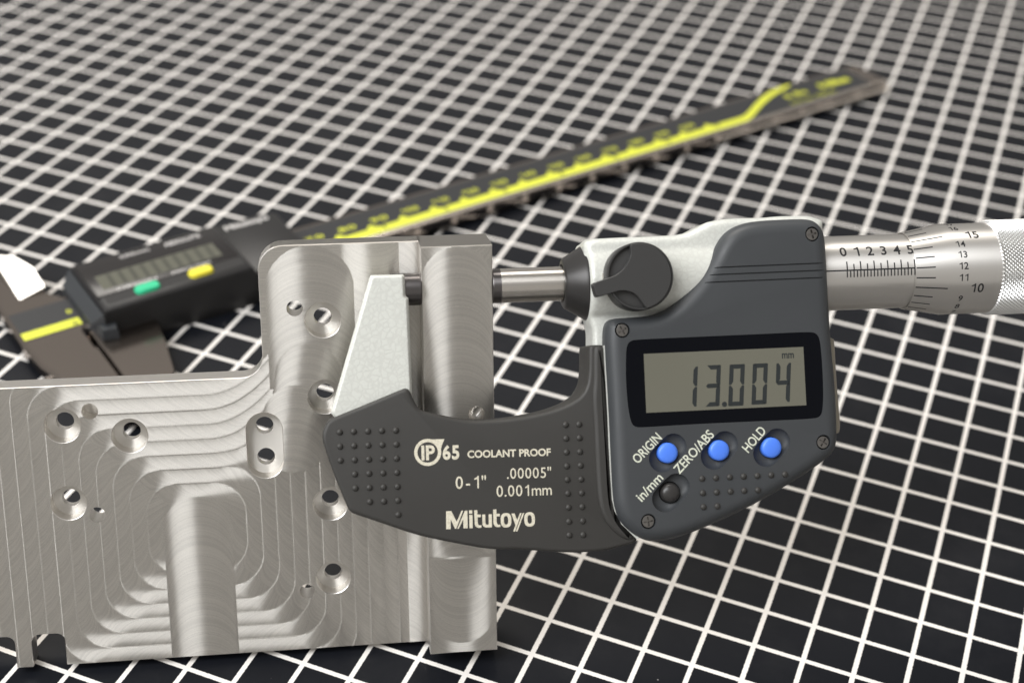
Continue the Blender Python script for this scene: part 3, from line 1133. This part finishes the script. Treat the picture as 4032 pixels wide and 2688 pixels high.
# drop-shaped ring round IP
ec = np.array((-0.35,-29.55))
ro = 160 * 0.01507
ri = 121 * 0.01507
TAIL = [np.array(q) for q in [(-0.54,-27.26),(2.76,-27.32),(2.36,-28.13),(2.11,-28.84),(1.98,-29.70)]]
outer, inner = [], []
for i in range(120):
    a = 2 * math.pi * i / 120
    d = np.array((math.cos(a), math.sin(a)))
    r_ = ro
    for q0, q1 in zip(TAIL[:-1], TAIL[1:]):
        A = np.array([[d[0], -(q1 - q0)[0]], [d[1], -(q1 - q0)[1]]])
        try:
            t, s_ = np.linalg.solve(A, q0 - ec)
        except np.linalg.LinAlgError:
            continue
        if t > 0 and -1e-6 <= s_ <= 1 + 1e-6:
            r_ = max(r_, t)
    outer.append(tuple(ec + d * r_))
    inner.append(tuple(ec + d * ri))
link("grip_emblem", ring_poly(outer, inner, zg), M_print, grip)

LOGO = [[(2.47,-40.19),(3.41,-40.20),(4.30,-42.17),(5.23,-40.25),(5.55,-40.25),(4.17,-43.40),(3.94,-43.38),(3.25,-41.68),(3.18,-43.43),(2.37,-43.38)],
        [(4.35,-43.41),(5.85,-40.27),(6.30,-40.27),(6.23,-43.44),(5.46,-43.41),(5.49,-41.80),(4.63,-43.41)],
        [(6.59,-40.26),(7.17,-40.26),(7.17,-40.85),(6.58,-40.85)], [(6.59,-41.07),(7.18,-41.07),(7.12,-43.47),(6.54,-43.46)],
        [(7.51,-40.28),(8.08,-40.29),(8.09,-41.08),(8.68,-41.10),(8.68,-41.55),(8.10,-41.56),(8.08,-42.60),(8.14,-42.87),(8.35,-43.02),(8.72,-43.04),(8.68,-43.45),(8.22,-43.48),(7.86,-43.36),(7.59,-43.09),(7.52,-42.72)],
        [(8.92,-41.12),(9.47,-41.14),(9.44,-42.68),(9.58,-42.98),(10.02,-43.01),(10.10,-41.14),(10.66,-41.16),(10.60,-43.50),(9.55,-43.50),(9.12,-43.32),(8.90,-42.94)],
        [(10.93,-40.35),(11.51,-40.34),(11.51,-41.14),(12.10,-41.16),(12.10,-41.62),(11.50,-41.62),(11.48,-42.65),(11.56,-42.95),(11.76,-43.11),(12.13,-43.11),(12.10,-43.53),(11.55,-43.53),(11.15,-43.36),(10.92,-42.98),(10.89,-42.62)],
        [(14.18,-41.25),(14.76,-41.25),(15.20,-42.45),(15.75,-41.25),(16.05,-41.25),(14.71,-44.50),(14.37,-44.49),(14.84,-43.32)],
        [(16.24,-41.27),(16.53,-41.27),(15.16,-44.49),(14.85,-44.49)]]
lg = [flat_poly(p, zg) for p in LOGO]


def sup(c, rx, ry, n=40, e=2.6):
    return [(c[0] + rx * math.copysign(abs(math.cos(2 * math.pi * i / n)) ** (2 / e), math.cos(2 * math.pi * i / n)), c[1] + ry * math.copysign(abs(math.sin(2 * math.pi * i / n)) ** (2 / e), math.sin(2 * math.pi * i / n))) for i in range(n)]


for c in ((13.18,-42.39), (17.45,-42.47)):
    k_ = 0.00764
    lg.append(ring_poly(sup(c, 127 * k_, 169 * k_), sup(c, 51 * k_, 100 * k_), zg))
link("grip_logo", merge(lg), M_print, grip)

# sleeve with its inch scale
SR = 7.0
sleeve = link("sleeve", lathe([(66, SR), (93, SR)], 128), M_satin, mic, 40)
link("index_line", strip_on_cyl(70, 91.5, SR, SR, 0.3, 0.27), M_ink, sleeve)
for i in range(21):
    x = 78.28 + 0.6495 * i
    link("scale_tick", arc_on_cyl(x, 0.22, SR, -0.5, -10.3), M_ink, sleeve)
for i in range(11):
    x = 78.32 + 1.299 * i
    link("scale_tick", arc_on_cyl(x, 0.23, SR, 0.5, 13.8 if i % 2 == 0 else 9.8), M_ink, sleeve)
for i in range(6):
    link("scale_numeral", wrap_text(str(i), 78.0 + 2.585 * i, 30.7, SR + 0.02, 2.0, None, 0.016), M_ink, sleeve)

thim = link("thimble", lathe([(91.6, 7.05), (91.35, 7.15), (91.35, 7.25), (98.6, 8.62), (107.6, 8.62), (107.9, 8.3)], 160, cap=False), M_satin, mic, 20)


def cone_r(x):
    return 7.25 + (8.62 - 7.25) * (min(x, 98.6) - 91.35) / 7.25


for k_ in range(25):
    v = (12 + k_) % 25
    ang = 14.4 * k_
    if ang > 180:
        ang -= 360
    if abs(ang) > 92:
        continue
    lg_ = v % 5 == 0
    x1 = 97.3 if lg_ else 94.95
    link("scale_tick", strip_on_cyl(91.5, x1, cone_r(91.5), cone_r(x1), ang, 0.24), M_ink, thim)
    link("scale_numeral", wrap_text(str(v), 103.0 if lg_ else 100.13, ang, 8.64, 1.85 if lg_ else 1.32, None, 0.016), M_ink, thim)

# diamond knurl
x0k, NK, PX = 107.5, 74, 0.84
V, F, vid = [], [], {}


def kv(a, b, r):
    key = (round(a * 2), round(b * 2))
    if key not in vid:
        x = x0k + (a - b) / 2 * PX
        t = 2 * math.pi * (a + b) / 2 / NK
        rr_ = r if x > x0k + 0.3 else 8.5
        vid[key] = len(V)
        V.append((max(x, x0k), rr_ * math.sin(t), rr_ * math.cos(t)))
    return vid[key]


for m_ in range(-2, 54):
    for q in range(-NK // 2 - 2, NK // 2 + 2):
        # walk along the axis in half pitches, round the barrel in whole ones
        a = q + m_ / 2 + (0.5 if m_ % 2 else 0)
        b = q - m_ / 2 + (0.5 if m_ % 2 else 0)
        a, b = round(a), round(b)
        c4 = [kv(a, b, 8.70), kv(a + 1, b, 8.70), kv(a + 1, b + 1, 8.70), kv(a, b + 1, 8.70)]
        pk = kv(a + 0.5, b + 0.5, 9.10)
        for i in range(4):
            F.append((c4[i], c4[(i + 1) % 4], pk))
kn = mk(V, F)
link("knurled_grip", fix_normals(kn), M_knurl, thim)
link("thimble_end", lathe([(128.5, 8.75), (130.3, 8.75), (130.9, 8.2), (131.0, 5.2)], 96), M_satin, thim, 30)
link("ratchet_stop", lathe([(131.0, 5.0), (131.4, 5.3), (144.0, 5.3), (144.8, 4.6)], 72), M_satin, thim, 30)

# ------------------------------------------------------------------ caliper lying on the table
CA = Matrix.Translation((-111.722 * MM, -3.592 * MM, 0)) @ Matrix.Rotation(math.radians(35.2), 4, 'Z')
cal = thing("digital_caliper", "closed digital caliper with black display body and yellow-banded scale lying behind the plate", "caliper", CA)
bt = 5.0
beam_out = [(-13.7, 8), (-13.7, -10), (-12.9, -18), (-10.7, -25.4), (-3.0, -46), (2.2, -47), (2.2, -17.5), (1.6, -16.8), (1.5, -9.5), (2.2, -8), (278.5, -8), (280, -6.5), (280, 6.5), (278.5, 8), (2, 8), (-0.6, 12), (-0.6, 20), (-3.4, 27), (-7.2, 30), (-13.0, 30), (-13.5, 18)]
beam = link("beam", prism(beam_out, [(0.25, 1.5), (0, 1.75), (0, 4.3), (0.9, bt)]), M_csteel, cal, 30)
fac = mk([(-7.6, 11.9, bt + 0.02), (-1.0, 13.1, bt + 0.02), (-1.1, 20.6, bt + 0.02), (-3.8, 26.7, bt + 0.02), (-7.2, 29.0, bt + 0.02), (-7.9, 26.9, bt + 1.3), (-7.9, 12.6, bt + 1.3)], [(0, 1, 2, 3, 4, 5, 6)])
stp = link("scale_strip", box(-12.7, 273, -6.5, 5.9, bt - 0.2, bt + 0.06), M_strip, cal)
link("beam_edge_sheen", mk([(205, -8.3, 2.6), (279.6, -8.5, 2.2), (279.6, -6.6, bt + 0.08), (205, -7.4, bt - 0.1)], [(0, 1, 2, 3)]), M_edge2, cal)  # added strip, paints the bright reflection on the far part of the side
link("beam_edge_sheen", mk([(60, -7.75, bt - 0.25), (279.4, -7.75, bt - 0.25), (279.4, -6.52, bt + 0.075), (60, -6.52, bt + 0.075)], [(0, 1, 2, 3)]), M_edge, cal)  # added strip, painted highlight along the lower edge
link("yellow_band", flat_poly([(-12.7, -6.4), (1.9, -6.4), (1.9, -3.2), (-12.7, -3.2)], bt + 0.09), M_yel, stp)
yb = [(63, -6.4), (219.1, -6.4), (222.2, -5.2), (226.5, -2.7), (231.4, 0.0), (236.8, 2.4), (241.5, 3.9), (247, 5.2), (249, 6.5), (244.4, 6.5), (239.9, 5.9), (234.0, 4.0), (227.9, 0.8), (221.7, -2.6), (219.3, -3.3), (63, -3.3)]
link("yellow_band", flat_poly(yb, bt + 0.09), M_yel, stp)
for v in range(7, 21):
    x = v * 10 - 0.3
    link("scale_tick", flat_poly([(x + 4.6, -3.25), (x + 7.6, -3.25), (x + 6.4, -1.6), (x + 5.6, -1.6)], bt + 0.09), M_yel, stp)
    if v % 2 == 0:
        link("scale_numeral", fit_text(str(v // 2 - 3), (x + 8.2, -5.4), (x + 9.7, -5.4), 2.0, bt + 0.11, 0.02), M_ink, stp)
    link("scale_numeral", fit_text(str(v * 10), (x - 2.6, -0.9), (x + 2.6, -0.9), 2.1, bt + 0.09, 0.01), M_yel, stp)
link("scale_lettering", fit_text("0-200mm", (256.0, -0.9), (268.5, -1.3), 3.2, bt + 0.09, 0.06), M_yel, stp)
link("scale_lettering", fit_text("0-8in", (240.8, -0.9), (249.6, -1.2), 2.6, bt + 0.09, 0.03), M_yel, stp)
link("scale_lettering", fit_text("0.01mm .0005in", (239.5, -5.3), (258.5, -5.3), 2.0, bt + 0.09, -0.012), M_yel, stp)
for xn, yn, cm in ((0.2, -0.6, M_yel), (-0.2, -6.2, M_ink)):
    link("scale_numeral", fit_text("0", (xn, yn), (xn + 1.3, yn), 1.7, bt + 0.11, 0.01), cm, stp)
o = bpy.data.objects
for x, y in ((276.0, 4.2), (276.0, -4.2)):
    link("end_screw", prism(circle((x, y), 1.5, 20), [(0, bt - 0.1), (0.1, bt + 0.35)]), M_csteel, cal, 30)
uj_o = [(-7.9, 11.5), (-0.8, 12.6), (-0.9, 20.6), (-3.6, 26.8), (-7.0, 29.3), (-8.2, 27.2)]
_tv = np.array((-math.sin(math.radians(35.2)), -math.cos(math.radians(35.2))))
uj = mk([(x, y, bt - 0.3) for x, y in uj_o] + [(x, y, bt + 1.9 - 0.21 * (np.array((x + 4, y - 20)) @ _tv)) for x, y in uj_o], [tuple(range(6)), tuple(range(6, 12))] + [(i, (i + 1) % 6, 6 + (i + 1) % 6, 6 + i) for i in range(6)])
link("inside_jaw", fix_normals(uj), M_facet, cal)
link("slider_jaw", prism([(2.4, -10), (2.4, -47), (6.5, -46), (13.7, -35.5), (16.6, -23.6), (18.2, -15), (18.6, -10)], [(0.2, 1.5), (0, 1.75), (0, 4.6), (0.25, 4.9)]), M_csteel, cal, 30)
body = prism([(5.4, -13.6), (46, -13.6), (46, 11.0), (5.4, 11.0)], [(0, 0.05), (0, 9.6), (0.5, 11.0), (1.8, 11.9), (1.9, 11.9)])
bod = link("slider_housing", body, M_cbody, cal, 35)
ef = mk([(2.8, -10.5, 0.3), (2.8, 9.2, 0.3), (2.8, 9.2, 7.0), (2.8, -10.5, 7.0), (5.38, -13.4, 0.3), (5.38, 10.8, 0.3), (5.38, 10.6, 10.4), (5.38, -13.2, 10.4)], [(0, 1, 2, 3), (4, 5, 6, 7), (0, 1, 5, 4), (1, 2, 6, 5), (2, 3, 7, 6), (3, 0, 4, 7)])
link("end_face", fix_normals(ef), M_cside, cal)
link("thumb_rest", prism([(3.6, -15.6), (7.5, -16.6), (8.6, -13.0), (3.6, -12.0)], [(0, 1.5), (0, 6.0), (0.5, 7.6)]), M_cside, cal, 30)
cbez = link("display_bezel", prism([(6.2, -7.6), (44.2, -7.6), (44.2, 9.0), (6.2, 9.0)], [(0, 11.6), (0, 12.0), (0.3, 12.15)]), M_cbez, cal, 35)
link("lcd_panel", flat_poly([(8.7, -5.4), (40.6, -5.4), (40.6, 1.2), (8.7, 1.2)], 12.17), M_clcd, cbez)
for i in range(10):
    x = 11.2 + i * 2.95
    link("lcd_bar", flat_poly([(x, -5.2), (x + 1.1, -5.2), (x + 1.3, 0.9), (x + 0.3, 0.9)], 12.185), mat("lcd_bar_%d" % i, (0.055, 0.055, 0.043), 0.3) if i == 0 else bpy.data.materials["lcd_bar_0"], cbez)
for x, m_, s, xa, xb in ((18.2, M_green, "ORIGIN", 11.5, 22.0), (32.5, M_ybut, "ZERO/ABS", 25.6, 36.6)):
    link("push_button", prism(chaikin([(x - 3.2, -11.6), (x, -11.6), (x + 3.2, -11.6), (x + 3.2, -8.2), (x, -8.2), (x - 3.2, -8.2)], 1), [(0, 11.2), (0, 12.3), (0.3, 12.8)]), m_, cal, 40)
    link("body_lettering", fit_text(s, (xa, -7.3), (xb, -7.3), 1.0, 12.17, 0.01), M_cprint, cbez)
link("body_lettering", fit_text("200mm", (17.5, 6.0), (25.5, 6.0), 1.3, 12.17, 0.01), M_cprint, cbez)
link("body_lettering", fit_text("ABSOLUTE", (29.5, 5.6), (39.5, 5.6), 1.6, 12.17, 0.02), M_cprint, cbez)
wing = prism([(45.5, -12.8), (60, -12.8), (63.9, -9.5), (64.4, 12.0), (62.0, 13.6), (45.5, 13.6)], [(0, 0.05), (0, 7.8), (0.4, 8.6), (1.2, 9.0)])
wg = link("slider_wing", wing, M_cbody, cal, 35)
link("wing_lettering", fit_text("Mitutoyo", (48.4, 9.6), (61.0, 9.6), 2.2, 9.04, 0.03), M_cprint, wg)
bpy.data.meshes.remove(fac)
